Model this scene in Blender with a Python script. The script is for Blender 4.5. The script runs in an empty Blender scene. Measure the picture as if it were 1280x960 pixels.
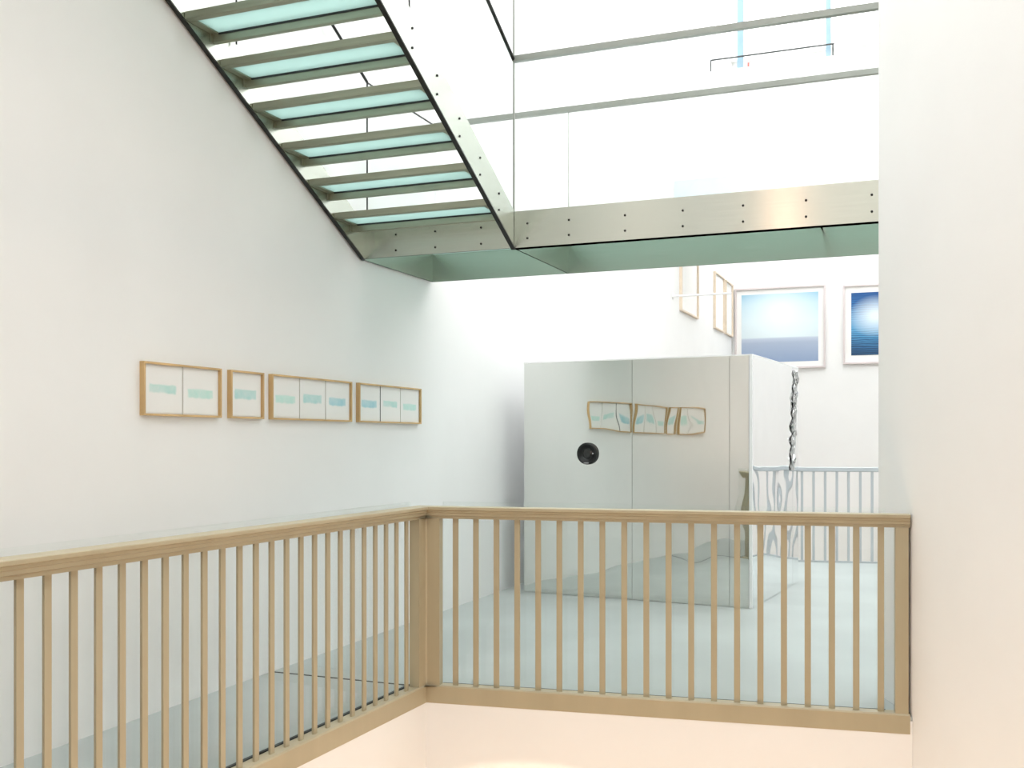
import bpy, bmesh, math, random
from mathutils import Vector, Matrix
random.seed(7)
SC = bpy.context.scene
COL = SC.collection

# ------------------------------------------------------------------ camera
EYE = 1.49
cam_d = bpy.data.cameras.new('camera'); cam = bpy.data.objects.new('camera', cam_d); COL.objects.link(cam)
cam.location = (0, 0, EYE); cam.rotation_euler = (math.pi/2, 0, 0)
cam_d.sensor_width = 36; cam_d.lens = 1300/1280*36
cam_d.shift_y = (550-480)/1280
cam_d.clip_start = 0.05; cam_d.clip_end = 200
SC.camera = cam
# ------------------------------------------------------------------ world: even overcast sky
W = bpy.data.worlds.new('overcast_sky'); SC.world = W; W.use_nodes = True
bg = W.node_tree.nodes['Background']; bg.inputs[0].default_value = (0.975, 0.985, 0.98, 1); bg.inputs[1].default_value = 2.4
# ------------------------------------------------------------------ exposure
vs = SC.view_settings; vs.view_transform = 'Standard'; vs.look = 'None'; vs.gamma = 1; vs.use_curve_mapping = False
vs.exposure = 0.88
# ------------------------------------------------------------------ lamps of the lower hall (warm) below the void
def lamp(name, kind, loc, energy, color, aim=None, size=0.2, spot=60, blend=0.3):
    d = bpy.data.lights.new(name, kind); d.energy = energy; d.color = color
    if kind == 'SPOT': d.spot_size = math.radians(spot); d.spot_blend = blend; d.shadow_soft_size = size
    elif kind == 'AREA': d.shape = 'DISK'; d.size = size
    else: d.shadow_soft_size = size
    o = bpy.data.objects.new(name, d); COL.objects.link(o); o.location = loc
    if aim is not None:
        o.rotation_euler = (Vector(aim)-Vector(loc)).to_track_quat('-Z', 'Y').to_euler()
    return o
WARM = (1.0, 0.70, 0.46)
lamp('lower_hall_lamp', 'POINT', (0.6, 3.4, -2.2), 62, WARM, size=0.25)
lamp('lower_hall_spot', 'SPOT', (0.50, 4.0, -2.07), 80, (1.0, 0.76, 0.54), aim=(0.50, 6.05, -2.025), size=0.01, spot=76.5, blend=0.03)
lamp('warm_pendant', 'POINT', (-2.45, -1.0, 3.9), 30, (1.0, 0.56, 0.38), size=0.06)

# ------------------------------------------------------------------ helpers
def lin(r, g, b):
    f = lambda c: (c/255/12.92) if c/255 <= 0.04045 else ((c/255+0.055)/1.055)**2.4
    return (f(r), f(g), f(b), 1)
def tag(o, label=None, cat=None, group=None, kind=None):
    if label: o['label'] = label
    if cat: o['category'] = cat
    if group: o['group'] = group
    if kind: o['kind'] = kind
    return o
def empty(name, loc, rz=0.0):
    o = bpy.data.objects.new(name, None); COL.objects.link(o); o.location = loc; o.rotation_euler = (0, 0, rz)
    o.empty_display_size = 0.1
    return o
class MB:
    """collects shapes; build() links them as ONE mesh object"""
    def __init__(s): s.v = []; s.f = []; s.sm = []
    def add(s, vs_, fs, smooth=False):
        n = len(s.v); s.v += [tuple(v) for v in vs_]; s.f += [tuple(i+n for i in f) for f in fs]; s.sm += [smooth]*len(fs); return s
    def box(s, x0, x1, y0, y1, z0, z1):
        return s.prism([(x0, y0), (x1, y0), (x1, y1), (x0, y1)], z0, z1)
    def prism(s, poly, z0, z1):           # polygon in xy, counter-clockwise
        n = len(poly)
        vs_ = [(x, y, z0) for x, y in poly]+[(x, y, z1) for x, y in poly]
        fs = [tuple(reversed(range(n))), tuple(range(n, 2*n))]+[(i, (i+1) % n, n+(i+1) % n, n+i) for i in range(n)]
        return s.add(vs_, fs)
    def prism_x(s, poly, x0, x1):         # polygon in yz extruded along x
        n = len(poly)
        vs_ = [(x0, y, z) for y, z in poly]+[(x1, y, z) for y, z in poly]
        fs = [tuple(reversed(range(n))), tuple(range(n, 2*n))]+[(i, (i+1) % n, n+(i+1) % n, n+i) for i in range(n)]
        return s.add(vs_, fs)
    def tube(s, pts, r, n=8):
        P = [Vector(p) for p in pts]; rings = []
        for i, p in enumerate(P):
            d = (P[min(i+1, len(P)-1)]-P[max(i-1, 0)]).normalized()
            up = Vector((0, 0, 1)) if abs(d.z) < 0.95 else Vector((1, 0, 0))
            a = d.cross(up).normalized(); b = d.cross(a)
            rings.append([p+a*r*math.cos(t*2*math.pi/n)+b*r*math.sin(t*2*math.pi/n) for t in range(n)])
        vs_ = [v for R in rings for v in R]; fs = []
        for i in range(len(P)-1):
            for j in range(n): fs.append((i*n+j, i*n+(j+1) % n, (i+1)*n+(j+1) % n, (i+1)*n+j))
        m = len(P)
        s.add(vs_, fs, True); s.add(rings[0], [tuple(range(n))]); s.add(rings[-1], [tuple(reversed(range(n)))])
        return s
    def lathe_y(s, prof, n=32):           # profile of (radius, y) turned about the y axis
        vs_ = []; fs = []
        for r, y in prof:
            for j in range(n):
                t = 2*math.pi*j/n; vs_.append((r*math.cos(t), y, r*math.sin(t)))
        for i in range(len(prof)-1):
            for j in range(n): fs.append((i*n+j, (i+1)*n+j, (i+1)*n+(j+1) % n, i*n+(j+1) % n))
        return s.add(vs_, fs, True)
    def mesh(s, name, mat, off=(0, 0, 0), bevel=0.0):
        me = bpy.data.meshes.new(name)
        me.from_pydata([(x-off[0], y-off[1], z-off[2]) for x, y, z in s.v], [], s.f)
        for p, f in zip(me.polygons, s.sm): p.use_smooth = f
        bm = bmesh.new(); bm.from_mesh(me)
        if not any(s.sm): bmesh.ops.remove_doubles(bm, verts=bm.verts, dist=1e-6)
        bmesh.ops.recalc_face_normals(bm, faces=bm.faces)
        if bevel: bmesh.ops.bevel(bm, geom=list(bm.edges), offset=bevel, segments=1, affect='EDGES', profile=0.5)
        bm.to_mesh(me); bm.free()
        if mat: me.materials.append(mat)
        return me
    def build(s, name, mat, parent=None, off=(0, 0, 0), bevel=0.0, loc=None):
        o = bpy.data.objects.new(name, s.mesh(name, mat, off, bevel)); COL.objects.link(o)
        if parent: o.parent = parent
        if loc: o.location = loc
        return o
def inst(name, me, parent, loc, rz=0.0):
    o = bpy.data.objects.new(name, me); COL.objects.link(o); o.parent = parent; o.location = loc; o.rotation_euler = (0, 0, rz); return o
def struct(name, mb, mat): return tag(mb.build(name, mat), kind='structure')

# ------------------------------------------------------------------ materials
def new_mat(name):
    m = bpy.data.materials.new(name); m.use_nodes = True; nt = m.node_tree
    return m, nt, nt.nodes['Principled BSDF']
def noise_mix(nt, bsdf, c0, c1, scale, detail=4, coord='Object', stretch=(1, 1, 1), lo=0.35, hi=0.65):
    tc = nt.nodes.new('ShaderNodeTexCoord'); mp = nt.nodes.new('ShaderNodeMapping'); mp.inputs['Scale'].default_value = stretch
    nz = nt.nodes.new('ShaderNodeTexNoise'); nz.inputs['Scale'].default_value = scale; nz.inputs['Detail'].default_value = detail
    cr = nt.nodes.new('ShaderNodeValToRGB'); cr.color_ramp.elements[0].position = lo; cr.color_ramp.elements[1].position = hi
    cr.color_ramp.elements[0].color = c0; cr.color_ramp.elements[1].color = c1
    nt.links.new(tc.outputs[coord], mp.inputs[0]); nt.links.new(mp.outputs[0], nz.inputs[0]); nt.links.new(nz.outputs[0], cr.inputs[0])
    nt.links.new(cr.outputs[0], bsdf.inputs['Base Color'])
    return nz
def bump(nt, bsdf, src, strength, dist):
    b = nt.nodes.new('ShaderNodeBump'); b.inputs['Strength'].default_value = strength; b.inputs['Distance'].default_value = dist
    nt.links.new(src, b.inputs['Height']); nt.links.new(b.outputs[0], bsdf.inputs['Normal'])
def matte(name, c, rough=0.6, var=0.04, scale=3.0, stretch=(1, 1, 1), metallic=0.0, spec=0.5, bmp=0.0):
    m, nt, b = new_mat(name)
    c0 = tuple(max(0, x*(1-var)) for x in c[:3])+(1,); c1 = tuple(min(1, x*(1+var)) for x in c[:3])+(1,)
    nz = noise_mix(nt, b, c0, c1, scale, stretch=stretch)
    b.inputs['Roughness'].default_value = rough; b.inputs['Metallic'].default_value = metallic
    b.inputs['Specular IOR Level'].default_value = spec
    if bmp: bump(nt, b, nz.outputs[0], bmp, 0.002)
    return m
plaster = matte('white_plaster', (0.84, 0.845, 0.84, 1), 0.75, 0.012, 1.3, spec=0.2)
concrete = matte('polished_concrete', lin(172, 179, 178), 0.38, 0.07, 1.1, spec=0.3)
lower_floor_m = matte('lower_hall_floor', lin(205, 180, 150), 0.5, 0.05, 2)
paint = matte('taupe_paint', lin(174, 163, 136), 0.42, 0.04, 5, stretch=(1, 1, 0.15), spec=0.4)
grey_paint = matte('grey_paint', lin(178, 183, 186), 0.5, 0.03, 5)
steel = matte('brushed_stainless', lin(190, 194, 184), 0.24, 0.025, 18, stretch=(0.15, 0.15, 6), metallic=1.0)
_n = steel.node_tree; _b = _n.nodes['Principled BSDF']; _b.inputs['Anisotropic'].default_value = 0.92
_v = _n.nodes.new('ShaderNodeCombineXYZ'); _v.inputs[2].default_value = 1.0; _n.links.new(_v.outputs[0], _b.inputs['Tangent'])   # brushed along its length: highlights stretch upright
rail_steel = matte('handrail_steel', lin(150, 154, 148), 0.35, 0.03, 12, metallic=0.9)
steel_dark = matte('dark_edge_steel', lin(38, 40, 38), 0.35, 0.1, 8, metallic=0.6)
black_rod = matte('black_rod_paint', lin(28, 28, 28), 0.4, 0.1, 8)
bar_steel = matte('tread_bar_steel', lin(162, 164, 147), 0.42, 0.06, 12, stretch=(0.2, 3, 3), metallic=0.85)
seam_m = matte('dark_joint', lin(50, 54, 54), 0.6, 0.1, 5)
black_plastic = matte('black_lens_barrel', lin(10, 11, 12), 0.55, 0.2, 10)
lens_ring_m = matte('lens_ring_grey', lin(50, 52, 52), 0.3, 0.1, 10, metallic=0.7)
paper = matte('art_paper', (0.86, 0.855, 0.84, 1), 0.8, 0.01, 6)
mount = matte('picture_mount', (0.86, 0.855, 0.84, 1), 0.8, 0.01, 6)
oak = matte('pale_oak', lin(205, 172, 122), 0.5, 0.12, 7, stretch=(1, 1, 0.3))
white_metal = matte('white_enamel', (0.85, 0.85, 0.85, 1), 0.35, 0.01, 3)
bright_oak = matte('overexposed_oak', lin(224, 208, 188), 0.5, 0.06, 7)  # pale oak again, its overexposure put into a lighter colour
divider_m = matte('pale_divider', lin(200, 198, 192), 0.6, 0.03, 5)
pale_frame = matte('pale_rose_frame', lin(214, 204, 204), 0.5, 0.04, 4)
red_print = matte('red_print', lin(178, 92, 84), 0.6, 0.1, 9)

def thin_glass(name, tint, gloss=0.06, rough=0.0):
    m, nt, b = new_mat(name); nt.nodes.remove(b); out = nt.nodes['Material Output']
    tr = nt.nodes.new('ShaderNodeBsdfTransparent'); tr.inputs[0].default_value = tint
    gl = nt.nodes.new('ShaderNodeBsdfGlossy'); gl.inputs['Roughness'].default_value = rough
    lw = nt.nodes.new('ShaderNodeLayerWeight'); lw.inputs[0].default_value = 0.15
    mu = nt.nodes.new('ShaderNodeMath'); mu.operation = 'MULTIPLY_ADD'; mu.inputs[1].default_value = 0.14; mu.inputs[2].default_value = gloss*0.5
    mx = nt.nodes.new('ShaderNodeMixShader')
    nt.links.new(lw.outputs['Fresnel'], mu.inputs[0]); nt.links.new(mu.outputs[0], mx.inputs[0])
    nt.links.new(tr.outputs[0], mx.inputs[1]); nt.links.new(gl.outputs[0], mx.inputs[2]); nt.links.new(mx.outputs[0], out.inputs[0])
    return m
clear_glass = thin_glass('clear_glass', (0.985, 0.995, 0.99, 1))
def frosted(name, c, trans=0.8):
    m, nt, b = new_mat(name); nt.nodes.remove(b); out = nt.nodes['Material Output']
    tl = nt.nodes.new('ShaderNodeBsdfTranslucent'); tl.inputs[0].default_value = c
    df = nt.nodes.new('ShaderNodeBsdfDiffuse'); df.inputs[0].default_value = c
    tp = nt.nodes.new('ShaderNodeBsdfTransparent'); tp.inputs[0].default_value = c
    nz = nt.nodes.new('ShaderNodeTexNoise'); nz.inputs['Scale'].default_value = 3
    m1 = nt.nodes.new('ShaderNodeMixShader'); m1.inputs[0].default_value = 1-trans
    m2 = nt.nodes.new('ShaderNodeMixShader'); m2.inputs[0].default_value = 0.12
    nt.links.new(tl.outputs[0], m1.inputs[1]); nt.links.new(df.outputs[0], m1.inputs[2])
    nt.links.new(m1.outputs[0], m2.inputs[1]); nt.links.new(tp.outputs[0], m2.inputs[2]); nt.links.new(m2.outputs[0], out.inputs[0])
    return m
tread_glass = frosted('frosted_aqua_glass', (0.60, 0.74, 0.72, 1))
floor_glass = frosted('green_floor_glass', (0.62, 0.74, 0.71, 1), 0.7)
fin_glass = frosted('pale_blue_glass', (0.50, 0.64, 0.72, 1), 0.6)
panel_blue = matte('pale_blue_panel', lin(204, 217, 226), 0.6, 0.02, 4)

def mirror(name, c, wob, scale, rough=0.02, stretch=(1, 1, 1)):
    m, nt, b = new_mat(name)
    b.inputs['Base Color'].default_value = c; b.inputs['Metallic'].default_value = 1; b.inputs['Roughness'].default_value = rough
    tc = nt.nodes.new('ShaderNodeTexCoord'); mp = nt.nodes.new('ShaderNodeMapping'); mp.inputs['Scale'].default_value = stretch
    nz = nt.nodes.new('ShaderNodeTexNoise'); nz.inputs['Scale'].default_value = scale; nz.inputs['Detail'].default_value = 1.0
    nt.links.new(tc.outputs['Object'], mp.inputs[0]); nt.links.new(mp.outputs[0], nz.inputs[0])
    bump(nt, b, nz.outputs[0], 1.0, wob)
    return m
mirror_front = mirror('mirror_foil', (0.755, 0.765, 0.735, 1), 0.006, 1.9)
mirror_side = mirror('wavy_mirror_foil', (0.93, 0.94, 0.95, 1), 0.020, 1.1, stretch=(1, 1, 1.3))
dark_reflection_m = mirror('dark_reflection_foil', (0.55, 0.55, 0.55, 1), 0.25, 9, 0.12, stretch=(2, 2, 0.8))  # grey tint holds the dark warped reflections of the booth's side

def stroke_mat(name, c, y0, y1, seed):
    """white paper with one horizontal turquoise brush band (flat print); generated coords: x across, z up"""
    m, nt, b = new_mat(name); N = nt.nodes; L = nt.links
    tc = N.new('ShaderNodeTexCoord'); sp = N.new('ShaderNodeSeparateXYZ'); L.new(tc.outputs['Generated'], sp.inputs[0])
    nz = N.new('ShaderNodeTexNoise'); nz.inputs['Scale'].default_value = 4.0; nz.inputs['Detail'].default_value = 5
    mp = N.new('ShaderNodeMapping'); mp.inputs['Location'].default_value = (seed*3.1, seed*1.7, seed); L.new(tc.outputs['Generated'], mp.inputs[0]); L.new(mp.outputs[0], nz.inputs[0])
    def band(src, a, bb, soft):
        w = N.new('ShaderNodeMath'); w.operation = 'MULTIPLY_ADD'; w.inputs[1].default_value = 0.10; L.new(nz.outputs[0], w.inputs[0]); L.new(src, w.inputs[2])
        r = N.new('ShaderNodeValToRGB'); e = r.color_ramp.elements
        a += 0.05; bb += 0.05
        e[0].position = a-soft; e[0].color = (0, 0, 0, 1); e[1].position = a+soft; e[1].color = (1, 1, 1, 1)
        x = e.new(bb-soft); x.color = (1, 1, 1, 1); x = e.new(bb+soft); x.color = (0, 0, 0, 1)
        L.new(w.outputs[0], r.inputs[0]); return r.outputs[0]
    bz = band(sp.outputs['Z'], y0, y1, 0.02); bx = band(sp.outputs['Y'], 0.12, 0.84, 0.02)
    mu = N.new('ShaderNodeMath'); mu.operation = 'MULTIPLY'; L.new(bz, mu.inputs[0]); L.new(bx, mu.inputs[1])
    m2 = N.new('ShaderNodeMath'); m2.operation = 'MULTIPLY_ADD'; m2.inputs[1].default_value = 0.9; m2.inputs[2].default_value = 0.10; L.new(nz.outputs[0], m2.inputs[0])
    m3 = N.new('ShaderNodeMath'); m3.operation = 'MULTIPLY'; L.new(mu.outputs[0], m3.inputs[0]); L.new(m2.outputs[0], m3.inputs[1])
    mx = N.new('ShaderNodeMix'); mx.data_type = 'RGBA'; mx.inputs[6].default_value = (0.84, 0.845, 0.83, 1); mx.inputs[7].default_value = c
    L.new(m3.outputs[0], mx.inputs[0]); L.new(mx.outputs[2], b.inputs['Base Color']); b.inputs['Roughness'].default_value = 0.8
    return m
STROKES = [stroke_mat('turquoise_wash', lin(150, 214, 206), 0.42, 0.60, 1), stroke_mat('aqua_wash', lin(160, 222, 210), 0.36, 0.55, 2.3),
           stroke_mat('deep_aqua_wash', lin(138, 208, 206), 0.40, 0.62, 4.1), stroke_mat('blue_aqua_wash', lin(130, 200, 212), 0.38, 0.58, 5.7)]

def print_mat(kind):
    m, nt, b = new_mat('seascape_print' if kind == 0 else 'blue_wave_print'); N = nt.nodes; L = nt.links
    tc = N.new('ShaderNodeTexCoord'); sp = N.new('ShaderNodeSeparateXYZ'); L.new(tc.outputs['Generated'], sp.inputs[0])
    b.inputs['Roughness'].default_value = 0.35
    cr = N.new('ShaderNodeValToRGB'); e = cr.color_ramp.elements
    if kind == 0:
        stops = [(0.0, (138, 158, 190)), (0.28, (164, 178, 200)), (0.34, (184, 196, 212)), (0.365, (212, 226, 232)), (0.6, (208, 226, 234)), (0.85, (184, 212, 226)), (1.0, (150, 194, 216))]
        src = sp.outputs['Z']
    else:
        stops = [(0.0, (16, 50, 82)), (0.28, (28, 84, 128)), (0.45, (70, 140, 186)), (0.62, (96, 160, 204)), (0.85, (40, 110, 168)), (1.0, (18, 78, 138))]
        wv = N.new('ShaderNodeTexWave'); wv.bands_direction = 'Z'; wv.inputs['Scale'].default_value = 5; wv.inputs['Distortion'].default_value = 7; wv.inputs['Detail'].default_value = 4
        mp = N.new('ShaderNodeMapping'); mp.inputs['Scale'].default_value = (0.4, 0.4, 1.8); L.new(tc.outputs['Generated'], mp.inputs[0]); L.new(mp.outputs[0], wv.inputs[0])
        a = N.new('ShaderNodeMath'); a.operation = 'MULTIPLY_ADD'; a.inputs[1].default_value = 0.22; L.new(wv.outputs[1], a.inputs[0]); L.new(sp.outputs['Z'], a.inputs[2]); src = a.outputs[0]
    e[0].position = stops[0][0]; e[0].color = lin(*stops[0][1]); e[1].position = 1.0; e[1].color = lin(*stops[-1][1])
    for p, c in stops[1:-1]: x = e.new(p); x.color = lin(*c)
    L.new(src, cr.inputs[0])
    # pale sun glow printed in the picture
    gx = N.new('ShaderNodeVectorMath'); gx.operation = 'SUBTRACT'; gx.inputs[1].default_value = (0.5, 0.0, 0.72) if kind == 0 else (0.30, 0.0, 0.62)
    L.new(tc.outputs['Generated'], gx.inputs[0]); ln = N.new('ShaderNodeVectorMath'); ln.operation = 'LENGTH'; L.new(gx.outputs[0], ln.inputs[0])
    r2 = N.new('ShaderNodeValToRGB'); r2.color_ramp.elements[0].color = (1, 1, 1, 1); r2.color_ramp.elements[1].color = (0, 0, 0, 1)
    r2.color_ramp.elements[0].position = 0.05; r2.color_ramp.elements[1].position = 0.55 if kind == 0 else 0.34; L.new(ln.outputs['Value'], r2.inputs[0])
    mx = N.new('ShaderNodeMix'); mx.data_type = 'RGBA'; mx.inputs[7].default_value = lin(240, 250, 252)
    ml = N.new('ShaderNodeMath'); ml.operation = 'MULTIPLY'; ml.inputs[1].default_value = 0.8; L.new(r2.outputs[0], ml.inputs[0])
    if kind == 0:   # the glow stays above the printed horizon
        gt = N.new('ShaderNodeMath'); gt.operation = 'GREATER_THAN'; gt.inputs[1].default_value = 0.36; L.new(sp.outputs['Z'], gt.inputs[0])
        mm = N.new('ShaderNodeMath'); mm.operation = 'MULTIPLY'; L.new(ml.outputs[0], mm.inputs[0]); L.new(gt.outputs[0], mm.inputs[1]); f = mm.outputs[0]
    else: f = ml.outputs[0]
    L.new(f, mx.inputs[0]); L.new(cr.outputs[0], mx.inputs[6]); L.new(mx.outputs[2], b.inputs['Base Color'])
    return m

# ------------------------------------------------------------------ room frame: t = across from the left wall, s = along it
A = math.atan(0.4); D2 = Vector((math.cos(A), -math.sin(A))); D1 = Vector((math.sin(A), math.cos(A))); W0 = Vector((-0.81, 8.53))
def ts(t, s): p = W0+D1*s+D2*t; return (p.x, p.y)
RZ = -A
C = Vector((-0.52, 6.27))                          # outer corner of the void (corner post)
AR = math.radians(14.4); RD = Vector((math.cos(AR), -math.sin(AR)))     # right run of the balustrade
XW = 2.15; RL = (XW-C.x)/RD.x; E = C+RD*RL
AL = math.radians(22.7); LD = Vector((-math.sin(AL), -math.cos(AL)))    # left run
LL = 5.3; LE = C+LD*LL
S_FAR = 14.94; TOP = 9.6; LOW = -3.6; XR = 9.0
def lw(y): return (W0.x+0.4*(y-W0.y), y)
# far edge of the floor (second stair void)
FP = Vector((3.6, 12.72)); AF = math.radians(11); FD = Vector((math.cos(AF), -math.sin(AF)))
def far_at_x(x): return (x, FP.y+(x-FP.x)*FD.y/FD.x)
def far_left():                                    # far edge meets the left wall
    k = FD.y/FD.x; y = (FP.y+(W0.x-0.4*W0.y-FP.x)*k)/(1-0.4*k); return lw(y)

# ------------------------------------------------------------------ setting
BY = -3.0
YB = 3.2                                           # wall behind the right block
fl = MB()
flw = far_left(); fr = far_at_x(XR)
off = 0.10
fl.prism([lw(BY), (XW, BY), (XW, 0.9), (LE.x, 0.9), (LE.x, LE.y), (C.x, C.y), (E.x, E.y), (XW+0.3, E.y), (XW+0.3, YB), (XR, YB), (fr[0], fr[1]+off), (flw[0]+0.04, flw[1]+off)], -0.22, 0.0)
struct('floor', fl, concrete)
n_out = 0.14
p0 = ts(0, -13.0); p1 = ts(0, S_FAR+0.3); q1 = ts(-0.3, S_FAR+0.3); q0 = ts(-0.3, -13.0)
struct('wall_left', MB().prism([p0, p1, q1, q0], LOW, TOP), plaster)
struct('wall_far', MB().prism([ts(0, S_FAR), ts(12, S_FAR), ts(12, S_FAR+0.3), ts(0, S_FAR+0.3)], LOW, TOP), plaster)
struct('wall_right', MB().prism([(XW, BY), (XW+0.35, BY), (XW+0.35, 6.10), (XW, 6.10)], LOW, TOP), plaster)
struct('wall_right_rear', MB().box(XR, XR+0.3, YB, 21.0, LOW, TOP), plaster)
struct('wall_back_right', MB().box(XW+0.35, XR, YB-0.3, YB, LOW, TOP), plaster)
struct('wall_back', MB().box(-6.2, XW+0.35, BY-0.3, BY, LOW, TOP), plaster)
struct('floor_lower', MB().box(-9, 14, BY, 26, LOW-0.2, LOW), lower_floor_m)
# walls of the void below the floor
nr = Vector((RD.y, -RD.x))*-1                      # towards the rear
struct('wall_void_rear', MB().prism([tuple(C-nr*0.006), tuple(E-nr*0.006), tuple(E+nr*0.25), tuple(C+nr*0.25)], LOW, -0.02), plaster)
nl = Vector((LD.y, -LD.x))                         # towards the left wall
if nl.x > 0: nl = -nl
struct('wall_void_left', MB().prism([tuple(C-nl*0.006), tuple(C+nl*0.25), tuple(LE+nl*0.25), tuple(LE-nl*0.006)], LOW, -0.02), plaster)
# roof with one large open rooflight over the stair hall
rf = MB()
rf.prism([ts(-0.3, -13), ts(14, -13), ts(14, -9.0), ts(-0.3, -9.0)], TOP, TOP+0.3)
rf.prism([ts(-0.3, S_FAR-0.2), ts(14, S_FAR-0.2), ts(14, S_FAR+0.3), ts(-0.3, S_FAR+0.3)], TOP, TOP+0.3)
rf.prism([ts(7.6, -9.0), ts(14, -9.0), ts(14, S_FAR-0.2), ts(7.6, S_FAR-0.2)], TOP, TOP+0.3)
struct('ceiling', rf, plaster)
# floor joint from the wall to the corner post
jn = MB(); jw = Vector((-1.56, 6.69)); jd = (C-jw).normalized(); jp = Vector((-jd.y, jd.x))*0.008
jn.prism([tuple(jw-jp), tuple(C-jp), tuple(C+jp), tuple(jw+jp)], 0.0, 0.003)
struct('trim_1', jn, seam_m)
# upper gallery far behind: parapet and slab
gl = MB(); SG = 9.4
gl.prism([ts(0, SG), ts(9, SG), ts(9, SG+0.18), ts(0, SG+0.18)], 5.30, 7.52)
gl.prism([ts(0, SG+0.18), ts(9, SG+0.18), ts(9, SG+1.3), ts(0, SG+1.3)], 5.30, 5.6)
struct('wall_gallery', gl, plaster)

# ------------------------------------------------------------------ painted balustrade round the void
RAIL_T = 1.09
bal = empty('balustrade', (C.x, C.y, -0.09))
tag(bal, 'taupe painted wooden balustrade with square balusters turning a corner around the stair void', 'balustrade')
def rail_profile():     # (offset across, height) of the moulded handrail, symmetric
    half = [(0.028, -0.072), (0.028, -0.056), (0.038, -0.053), (0.038, -0.038), (0.044, -0.034), (0.044, -0.024), (0.054, -0.018), (0.054, -0.003), (0.050, 0.0)]
    return half+[(-x, z) for x, z in reversed(half)]
def sweep(p0, p1, prof, z, m0=0.0, m1=0.0):
    """profile swept p0->p1; m0/m1: mitre tangents (shift along the run per unit of across)"""
    d = (Vector(p1)-Vector(p0)).normalized(); n = Vector((d.y, -d.x)); k = len(prof); vs_ = []
    for p, m in ((Vector(p0), m0), (Vector(p1), m1)):
        for a, h in prof: q = p+n*a+d*(a*m); vs_.append((q.x, q.y, z+h))
    fs = [(i, (i+1) % k, k+(i+1) % k, k+i) for i in range(k)]+[tuple(reversed(range(k))), tuple(range(k, 2*k))]
    return MB().add(vs_, fs)
ox = (C.x, C.y, -0.09)
IN = 0.03                                           # rail centreline sits this far back from the void face
# centrelines
cr0 = C+nr*IN; cl0 = C+nl*IN
# intersection of the two centrelines
def isect(p, d, q, e):
    den = d.x*e.y-d.y*e.x; u = ((q.x-p.x)*e.y-(q.y-p.y)*e.x)/den; return p+d*u
CC = isect(cr0, RD, cl0, LD)
bis_r = (RD+LD).normalized()
# mitre tangents
nR = Vector((RD.y, -RD.x)); mR = (bis_r.dot(RD))/(bis_r.dot(nR))
dL = -LD; nLf = Vector((dL.y, -dL.x)); mL = (bis_r.dot(dL))/(bis_r.dot(nLf))
CE = isect(CC, RD, Vector((XW, 0)), Vector((0, 1)))
sweep(CC, CE-RD*0.004, rail_profile(), RAIL_T, m0=mR).build('top_rail', paint, bal, ox)
LEc = CC+LD*(LL-0.1)
sweep(LEc, CC, rail_profile(), RAIL_T, m1=mL).build('top_rail', paint, bal, ox)
pl = [(0.038, -0.09), (0.038, 0.008), (0.032, 0.016), (-0.040, 0.016), (-0.040, 0.0), (0.030, 0.0), (0.030, -0.09)]
sweep(CC, CE-RD*0.004, pl, 0, m0=mR).build('plinth', paint, bal, ox)
sweep(LEc, CC, pl, 0, m1=mL).build('plinth', paint, bal, ox)
# corner post as a mitred pair of faces, end post at the wall
hp = 0.038
def post(p, d, w, dep): 
    n = Vector((d.y, -d.x)); return [tuple(p-d*w-n*dep), tuple(p+d*w-n*dep), tuple(p+d*w+n*dep), tuple(p-d*w+n*dep)]
pa = CC; nRv = Vector((RD.y, -RD.x)); nLv = Vector((dL.y, -dL.x))
front = isect(CC+nRv*hp*0.85, RD, CC+nLv*hp*0.85, LD)
cp = [tuple(front), tuple(front+RD*0.085), tuple(front+RD*0.085+nr*0.066), tuple(front+LD*0.085+nl*0.066), tuple(front+LD*0.085)]
cpm = MB().prism(cp, 0.012, RAIL_T-0.07); cpm.build('corner_post', paint, bal, ox)
ep = CE-RD*0.045
MB().prism(post(ep, RD, 0.034, 0.032), 0.012, RAIL_T-0.07).build('end_post', paint, bal, ox, bevel=0.002)
bme = MB().box(-0.0168, 0.0168, -0.0065, 0.0065, 0, RAIL_T-0.07-0.014).mesh('baluster', paint, bevel=0.0015)
def q_at(u, d):          # distance along a run where the photo column u meets it
    k = (u-640)/1300; return (CC.x-k*CC.y)/(k*d.y-d.x)
qa, qb = q_at(569.6, RD), q_at(1101, RD)
for i in range(20):
    p = CC+RD*(qa+(qb-qa)*i/19); inst('baluster', bme, bal, (p.x-C.x, p.y-C.y, 0.014+0.09), -AR)
qa, qb = q_at(508, LD), q_at(23.6, LD); st = (qb-qa)/23
for i in range(int((LL-0.3-qa)/st)):
    p = CC+LD*(qa+st*i); inst('baluster', bme, bal, (p.x-C.x, p.y-C.y, 0.014+0.09), math.pi/2-AL)
# frameless glass guards just behind the balustrade
def guard(p, d, n, q0, q1, offn, label):
    a = p+d*q0+n*offn; b = p+d*q1+n*offn
    root = empty('glass_guard', (a.x, a.y, 0)); tag(root, label, 'glass panel', None)
    th = n*0.012; o_ = (a.x, a.y, 0)
    MB().prism([tuple(a), tuple(b), tuple(b+th), tuple(a+th)], 0.007, 1.115).build('pane', clear_glass, root, o_)
    e = n*0.003
    MB().prism([tuple(a-e), tuple(b-e), tuple(b+th+e), tuple(a+th+e)], 0.0005, 0.007).build('base_channel', seam_m, root, o_)
guard(CC, LD, nl, 0.02, LL-0.5, 0.075, 'frameless glass pane behind the balustrade run along the wall with framed drawings')
guard(CC, RD, nr, 0.10, RL-0.10, 0.075, 'frameless glass pane behind the balustrade run ending at the right wall')

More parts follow.
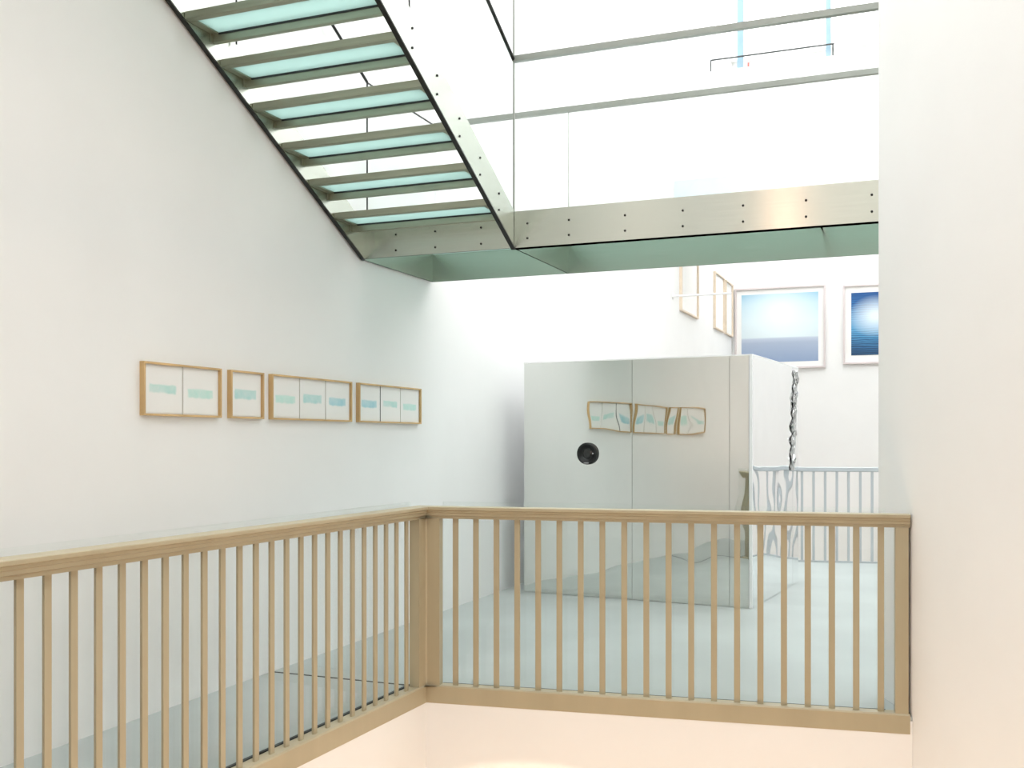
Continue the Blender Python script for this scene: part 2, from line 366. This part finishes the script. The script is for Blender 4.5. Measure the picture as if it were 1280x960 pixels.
# ------------------------------------------------------------------ far grey balustrade at the second void
FT = 1.16
fb = empty('balustrade', (FP.x, FP.y, 0.0), -AF); tag(fb, 'pale grey balustrade on the far side of the mirrored booth', 'balustrade')
x_l = -3.05; x_r = 5.45
MB().box(x_l, x_r, -0.035, 0.035, FT-0.055, FT).build('top_rail', grey_paint, fb, bevel=0.008)
MB().box(x_l, x_r, -0.025, 0.025, 0.0, 0.02).build('base_rail', grey_paint, fb)
fme = MB().box(-0.014, 0.014, -0.014, 0.014, 0.02, FT-0.055).mesh('baluster', grey_paint)
x = x_l+0.06; sp_ = 0.1365
k0 = ((1016.6-640)/1300*FP.y-FP.x)
i0 = -int((k0-x_l)/sp_)
i = i0
while k0+i*sp_ < x_r-0.03:
    inst('baluster', fme, fb, (k0+i*sp_, 0, 0)); i += 1

# ------------------------------------------------------------------ steel stair and footbridge
ZB = 2.83; ZT = 3.085; SF = -0.86; SB = 0.33; TS = 1.232; GO = 0.317; RI = 0.162; SL = RI/GO
def plate(mat, parent, o_, name, t0, t1, s0, s1, z0, z1, bevel=0.0):
    return MB().box(t0, t1, s0, s1, z0, z1).build(name, mat, parent, o_, bevel)
bo = (0.0, SF, ZB)
bx_, by_ = ts(0, SF)
br = empty('footbridge', (bx_, by_, ZB), RZ)
tag(br, 'stainless steel footbridge with bolted fascia plates and glass guards crossing the hall', 'footbridge')
TE = 10.2
bolt_me = MB().lathe_y([(0.0, -0.006), (0.006, -0.006), (0.008, -0.003), (0.008, 0.0)], 8).mesh('bolt', steel_dark)
f1 = plate(steel, br, bo, 'fascia_plate', 0.025, TS-0.012, SF, SF+0.012, ZB+0.004, ZT-0.035)
f2 = plate(steel, br, bo, 'fascia_plate', TS+0.006, TE, SF-0.012, SF+0.004, ZB, ZT)
f2b = plate(steel, br, bo, 'front_flange', TS+0.006, TE, SF+0.004, SF+0.06, ZB, ZB+0.010)
plate(steel, br, bo, 'rear_beam', 0.02, TE, SB-0.012, SB, ZB, ZT)
plate(steel, br, bo, 'side_beam', 0.012, 0.024, SF, SB, ZB, ZT)
plate(steel, br, bo, 'cross_beam', TS-0.006, TS+0.006, SF, SB, ZB, ZT)
for tt in (3.2, 5.2, 7.2, 9.2): plate(steel, br, bo, 'cross_beam', tt-0.006, tt+0.006, SF+0.06, SB-0.012, ZT-0.05, ZT-0.03)
for a_, b_ in ((0.03, TS-0.01), (TS+0.01, 3.19), (3.21, 5.19), (5.21, 7.19), (7.21, 9.19), (9.21, TE)):
    plate(floor_glass, br, bo, 'glass_floor_panel', a_, b_, SF+0.02, SB-0.02, ZT-0.026, ZT-0.002)
for tt in [1.336, 1.64]+[2.036+0.391*i for i in range(10)]:
    for zz in (0.062, 0.165): inst('bolt', bolt_me, f2, (tt, -0.012, zz))
for tt in (0.3, 0.62, 0.98):
    for zz in (0.05, 0.165): inst('bolt', bolt_me, f1, (tt, 0.0, zz))
HZ = 4.132
plate(rail_steel, br, bo, 'handrail', TS, TE, SF-0.020, SF+0.022, HZ, HZ+0.040)
plate(rail_steel, br, bo, 'handrail', 0.03, TE, SB-0.022, SB+0.020, HZ, HZ+0.040)
MB().tube([(0.06, SF, HZ+0.006), (0.06, SB, HZ+0.006)], 0.007).build('wall_side_rail', black_rod, br, bo)
pt = [TS+0.004, 3.2, 5.2, 7.2, 9.2, TE]
for a_, b_ in zip(pt[:-1], pt[1:]): plate(clear_glass, br, bo, 'guard_pane', a_+0.004, b_-0.004, SF-0.006, SF+0.006, ZT, HZ+0.002)
pt = [0.03, TS, 3.2, 5.2, 7.2, 9.2, TE]
for a_, b_ in zip(pt[:-1], pt[1:]): plate(clear_glass, br, bo, 'guard_pane', a_+0.004, b_-0.004, SB-0.006, SB+0.006, ZT, HZ+0.002)
plate(clear_glass, br, bo, 'guard_pane', 0.054, 0.066, SF+0.01, SB-0.01, ZT, HZ)
MB().tube([(0.06, SF, ZT-0.01), (0.06, SF, HZ+0.006)], 0.006).build('guard_post', steel_dark, br, bo)
MB().tube([(TS, SF-0.004, ZT-0.03), (TS, SF-0.004, TOP)], 0.0075).build('hanger_rod', rail_steel, br, bo)
MB().tube([(TS, SB, ZT), (TS, SB, HZ)], 0.004).build('guard_post', steel, br, bo)
# stair
sr = empty('staircase', (bx_, by_, ZB), RZ)
tag(sr, 'open-riser stainless steel stair with frosted aqua glass treads hung along the left wall', 'staircase')
NT = 17; S_END = SF-GO*(NT+0.6)
def zb(s): return ZB+SL*(SF-s)-0.005
for side, (t0, t1) in enumerate(((0.020, 0.036), (TS-0.014, TS+0.004))):
    h = 0.268
    st_ = MB().prism_x([(SF, ZB), (SF, ZT-0.002), (SF-0.03, ZT+0.02), (S_END, zb(S_END)+h), (S_END, zb(S_END))], t0, t1).build('stringer', steel, sr, bo)
    e = 0.022
    MB().prism_x([(SF, ZB-0.010), (SF, ZB), (S_END, zb(S_END)), (S_END, zb(S_END)-0.010)], t0-0.006, t1+0.006).build('edge_strip', steel_dark, st_, bo)
    if side == 1:
        bm2 = MB().lathe_y([(0.0, -0.006), (0.006, -0.006), (0.008, -0.003), (0.008, 0.0)], 8).mesh('bolt', steel_dark)
        for j in range(NT-1):
            s_ = -1.285-GO*j+0.14
            for zz in (0.07, 0.18): inst('bolt', bm2, st_, (t1, s_-SF, zb(s_)+zz-ZB), math.pi/2)
TW0, TW1 = 0.038, TS-0.016
tr_near = MB().box(TW0, TW1, 0, 0.045, 0, 0.042).mesh('nosing_bar', bar_steel)
tr_far = MB().box(TW0, TW1, 0.245, 0.28, -0.046, 0.042).mesh('rear_bar', bar_steel)
tr_side = MB().box(TW0, TW0+0.045, 0.045, 0.245, -0.002, 0.038).mesh('side_bar', bar_steel)
tr_side2 = MB().box(TW1-0.045, TW1, 0.045, 0.245, -0.002, 0.038).mesh('side_bar', bar_steel)
tr_glass = MB().box(TW0+0.05, TW1-0.05, 0.048, 0.238, 0.004, 0.030).mesh('glass', tread_glass)
tr_gask = MB().box(TW0+0.045, TW1-0.045, 0.2405, 0.2449, -0.006, 0.03).mesh('gasket', black_rod)
brk = MB().box(TW0, TW0+0.006, 0.222, 0.245, -0.05, 0.004).mesh('bracket', bar_steel)
for j in range(NT):
    base = (0, -1.285-GO*j-SF, 3.048+RI*j-ZB)
    tn = inst('tread', tr_near, sr, base)
    for nm, me in (('rear_bar', tr_far), ('side_bar', tr_side), ('side_bar', tr_side2), ('glass', tr_glass), ('gasket', tr_gask), ('bracket', brk)): inst(nm, me, tn, (0, 0, 0))
def hz(s): return HZ+0.01+SL*(SF-s)
MB().tube([(0.06, SF, hz(SF)), (0.06, S_END, hz(S_END))], 0.011).build('handrail', black_rod, sr, bo)
MB().tube([(TS, SF, hz(SF)), (TS, S_END, hz(S_END))], 0.013).build('handrail', black_rod, sr, bo)
for j in range(3):
    a_ = SF-0.01-1.57*j; b_ = SF-1.57*(j+1)+0.01
    MB().prism_x([(a_, ZT+0.02 if j == 0 else zb(a_)+0.26), (a_, hz(a_)-0.012), (b_, hz(b_)-0.012), (b_, zb(b_)+0.26)], TS-0.012, TS-0.002).build('guard_pane', clear_glass, sr, bo)
    for t_, r_ in ((TS-0.007, 0.005), (0.06, 0.005)):
        s_ = SF-1.57*(j+1); MB().tube([(t_, s_, zb(s_)+0.24), (t_, s_, hz(s_))], r_).build('guard_post', steel_dark, sr, bo)

# ------------------------------------------------------------------ mirrored booth with a lens
BL = Vector((0.118, 10.2)); BR = Vector((2.12, 9.18)); bd = (BR-BL).normalized(); bw = (BR-BL).length; bang = math.atan2(bd.y, bd.x)
bn = Vector((-bd.y, bd.x))                        # towards the rear
BH = 2.25; BD = 1.95
bt = empty('mirrored_booth', (BL.x, BL.y, 0), bang)
tag(bt, 'mirror-clad cube booth with wavy reflections and a round black lens in its front', 'booth')
MB().box(0.03, bw-0.03, 0.03, BD-0.03, 0.0, BH-0.03).build('core', white_metal, bt)
g = 0.0018
cuts = [0.0, bw*0.5, 2.044, bw-0.028]
for a_, b_ in zip(cuts[:-1], cuts[1:]): MB().box(a_+g, b_-g, 0.0, 0.02, 0.004, BH-0.012).build('mirror_panel', mirror_front, bt)
MB().box(bw-0.026, bw, -0.002, 0.02, 0.0, BH-0.012).build('corner_strip', white_metal, bt)
for a_, b_ in ((0.022, BD*0.86), (BD*0.86, BD)): MB().box(bw-0.02, bw, a_+g, b_-g, 0.004, BH-0.012).build('mirror_panel', mirror_side, bt)
MB().box(0.0, 0.02, 0.022, BD, 0.004, BH-0.012).build('mirror_panel', mirror_side, bt)
MB().box(0.02, bw-0.02, BD-0.02, BD, 0.004, BH-0.012).build('mirror_panel', mirror_side, bt)
MB().box(-0.003, bw+0.003, -0.003, BD+0.003, BH-0.012, BH).build('lid', white_metal, bt)
# added crumpled strip for the dark warped reflections near the right face's rear edge
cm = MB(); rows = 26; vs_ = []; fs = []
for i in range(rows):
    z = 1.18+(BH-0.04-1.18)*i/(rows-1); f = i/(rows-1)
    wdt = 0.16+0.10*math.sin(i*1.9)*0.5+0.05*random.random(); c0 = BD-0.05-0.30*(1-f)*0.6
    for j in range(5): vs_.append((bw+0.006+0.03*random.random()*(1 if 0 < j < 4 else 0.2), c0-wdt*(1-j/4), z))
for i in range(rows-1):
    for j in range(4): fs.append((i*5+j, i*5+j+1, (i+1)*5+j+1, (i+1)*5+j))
cm.add(vs_, fs).build('dark_reflection_strip', dark_reflection_m, bt)
# lens
ql = 0.679; zl = 1.361
ln = MB().lathe_y([(0.100, 0.0), (0.104, -0.004), (0.104, -0.026), (0.098, -0.032), (0.086, -0.032), (0.080, -0.026), (0.076, -0.018), (0.060, -0.016), (0.056, -0.010), (0.050, -0.010)], 40)
lo = ln.build('lens', black_plastic, bt, loc=(ql, 0.0, zl))
MB().lathe_y([(0.088, -0.0325), (0.090, -0.035), (0.094, -0.035), (0.096, -0.0325)], 40).build('barrel_ring', lens_ring_m, lo)
MB().lathe_y([(0.0, -0.020), (0.025, -0.018), (0.045, -0.013), (0.051, -0.009)], 32).build('front_glass', matte('lens_glass', lin(24, 24, 22), 0.12, 0.1, 4), lo)
MB().lathe_y([(0.052, -0.0105), (0.056, -0.014), (0.060, -0.0165)], 32).build('inner_ring', lens_ring_m, lo)
MB().box(0.052, 0.062, -0.020, -0.015, -0.004, 0.006).build('index_mark', white_metal, lo)
MB().box(-0.03, 0.02, -0.036, -0.0322, -0.092, -0.088).build('index_mark', white_metal, lo)

# ------------------------------------------------------------------ framed drawings on the left wall
def s_of_u(u, t=0.0):
    k = (u-640)/1300; return (W0.x+D2.x*t-k*(W0.y+D2.y*t))/(k*D1.y-D1.x)
def framed(s0, s1, z0, z1, panels, label, group, seed, fm=oak, dep=0.032, fw=0.011, name='framed_drawing', sheet_w=None):
    x_, y_ = ts(0, s0); r = empty(name, (x_, y_, z0), RZ); tag(r, label, 'picture', group)
    w = s1-s0; h = z1-z0
    MB().box(0.0, 0.012, fw, w-fw, fw, h-fw).build('backing', mount, r)
    MB().box(0.0, dep, 0, fw, 0, h).build('frame_bar', fm, r); MB().box(0.0, dep, w-fw, w, 0, h).build('frame_bar', fm, r)
    MB().box(0.0, dep, fw, w-fw, 0, fw).build('frame_bar', fm, r); MB().box(0.0, dep, fw, w-fw, h-fw, h).build('frame_bar', fm, r)
    pw = (w-2*fw)/panels
    for i in range(panels):
        a_ = fw+pw*i+0.006; b_ = fw+pw*(i+1)-0.006
        MB().box(0.012, 0.015, a_, b_, fw+0.006, h-fw-0.006).build('paper_sheet', STROKES[(seed+i) % 4] if seed >= 0 else paper, r)
        if i: MB().box(0.012, 0.0165, fw+pw*i-0.002, fw+pw*i+0.002, fw, h-fw).build('divider', seam_m if (seed == 3 and i == 1) else divider_m, r)
    return r
ZD0, ZD1 = EYE+0.132, EYE+0.423
G = 'watercolour frames in a row on the left wall'
for (a_, b_, n_, lab, sd) in (
    (174.5, 277.5, 2, 'pale oak frame holding two sheets with faint aqua washes, next to the single-sheet frame', 0),
    (284, 330.5, 1, 'small square pale oak frame with a single aqua wash sheet', 2),
    (335.5, 440.5, 3, 'long oak frame of three aqua sheets, between the single-sheet frame and another triptych', 1),
    (445, 527, 3, 'three-sheet oak frame closest to the mirrored booth, with one dark divider', 3)):
    framed(s_of_u(a_), s_of_u(b_, 0.032), ZD0, ZD1, n_, lab, G, sd)
# tall frames high on the left wall beyond the bridge
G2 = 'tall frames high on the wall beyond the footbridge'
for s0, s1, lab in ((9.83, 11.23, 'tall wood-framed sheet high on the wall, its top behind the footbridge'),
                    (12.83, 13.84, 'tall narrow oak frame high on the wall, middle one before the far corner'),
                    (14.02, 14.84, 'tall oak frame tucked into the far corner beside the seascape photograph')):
    framed(s0, s1, EYE+2.20, EYE+3.32, 1, lab, G2, -1, fm=bright_oak, dep=0.05, fw=0.026)
# large framed photographs on the far wall
def photo(t0, t1, z0, z1, i0_, i1_, iz0, iz1, kind, label):
    x_, y_ = ts(t0, S_FAR); r = empty('framed_photograph', (x_, y_, z0), RZ); tag(r, label, 'picture', 'large photographs on the far wall')
    w = t1-t0; h = z1-z0; fw = 0.035; dep = -0.06
    MB().box(fw, w-fw, -0.02, 0, fw, h-fw).build('mount', mount, r)
    for b_ in ((0, fw, 0, h), (w-fw, w, 0, h), (fw, w-fw, 0, fw), (fw, w-fw, h-fw, h)):
        MB().box(b_[0], b_[1], dep, 0, b_[2], b_[3]).build('frame_bar', pale_frame, r)
    MB().box(i0_-t0, i1_-t0, -0.024, -0.02, iz0-z0, iz1-z0).build('print', print_mat(kind), r)
photo(0.069, 1.938, EYE+1.509, EYE+3.242, 0.206, 1.794, EYE+1.655, EYE+3.10, 0, 'framed photograph of a pale misty sea with a soft horizon, above the booth')
photo(2.29, 4.16, EYE+1.566, EYE+3.20, 2.448, 4.0, EYE+1.745, EYE+3.034, 1, 'framed photograph of deep blue waves with a white glow, partly behind the right wall')

# ------------------------------------------------------------------ small things far behind
rx, ry = ts(0.0, 9.32); rd = empty('wall_arm', (rx, ry, EYE+2.375), RZ); tag(rd, 'thin white horizontal arm sticking out of the wall between tall frames', 'wall arm')
MB().tube([(0.0, 0, 0), (0.97, 0, 0)], 0.016).build('rod', white_metal, rd)
MB().tube([(0.0, 0, 0), (0.02, 0, 0)], 0.05, 14).build('flange', white_metal, rd)
gx_, gy_ = ts(0.612, SG+0.04); gr = empty('gallery_rail', (gx_, gy_, 7.52), RZ); tag(gr, 'thin grey rail with end posts on the white gallery parapet high above the footbridge', 'rail')
MB().tube([(0, 0, 0.20), (1.94, 0, 0.20)], 0.014).build('rail', seam_m, gr)
for xx in (0.0, 1.92): MB().tube([(xx, 0, 0), (xx, 0, 0.20)], 0.012).build('post', seam_m, gr)
for tt, w, lab in ((1.03, 0.13, 'pale blue glass fin standing on the gallery parapet beside the leaflet'), (2.42, 0.10, 'pale blue glass fin standing on the gallery parapet near the end of its rail')):
    x_, y_ = ts(tt, SG+0.12); f = empty('glass_fin', (x_, y_, 7.52), RZ); tag(f, lab, 'glass fin', 'glass fins on the gallery')
    MB().box(0, w*0.75, -0.03, 0.03, 0.012, 1.85).build('pane', fin_glass, f); MB().box(w*0.75, w*0.8, -0.03, 0.03, 0.012, 1.85).build('edge', grey_paint, f)
    MB().box(0, w*0.8, -0.04, 0.04, 0.0, 0.012).build('foot', white_metal, f)
x_, y_ = ts(1.165, SG+0.09); lf = empty('leaflet', (x_, y_, 7.52), RZ); tag(lf, 'small red and grey leaflet stand leaning beside the glass fin', 'leaflet')
MB().prism_x([(-0.02, 0), (0.0, 0), (0.03, 0.11), (0.02, 0.11)], 0, 0.03).build('grey_sheet', grey_paint, lf)
MB().prism_x([(-0.02, 0), (0.0, 0), (0.03, 0.11), (0.02, 0.11)], 0.032, 0.06).build('red_sheet', red_print, lf)
x_, y_ = ts(0.0, SG); 
bp = empty('wall_panel', (*ts(0.02, SG), 5.45), RZ); tag(bp, 'pale blue rectangular panel on the gallery parapet just above the footbridge', 'panel')
MB().box(0, 0.93, -0.02, 0, 0, 0.33).build('face', panel_blue, bp); MB().box(0, 0.93, -0.022, 0, 0.33, 0.335).build('edge', white_metal, bp)
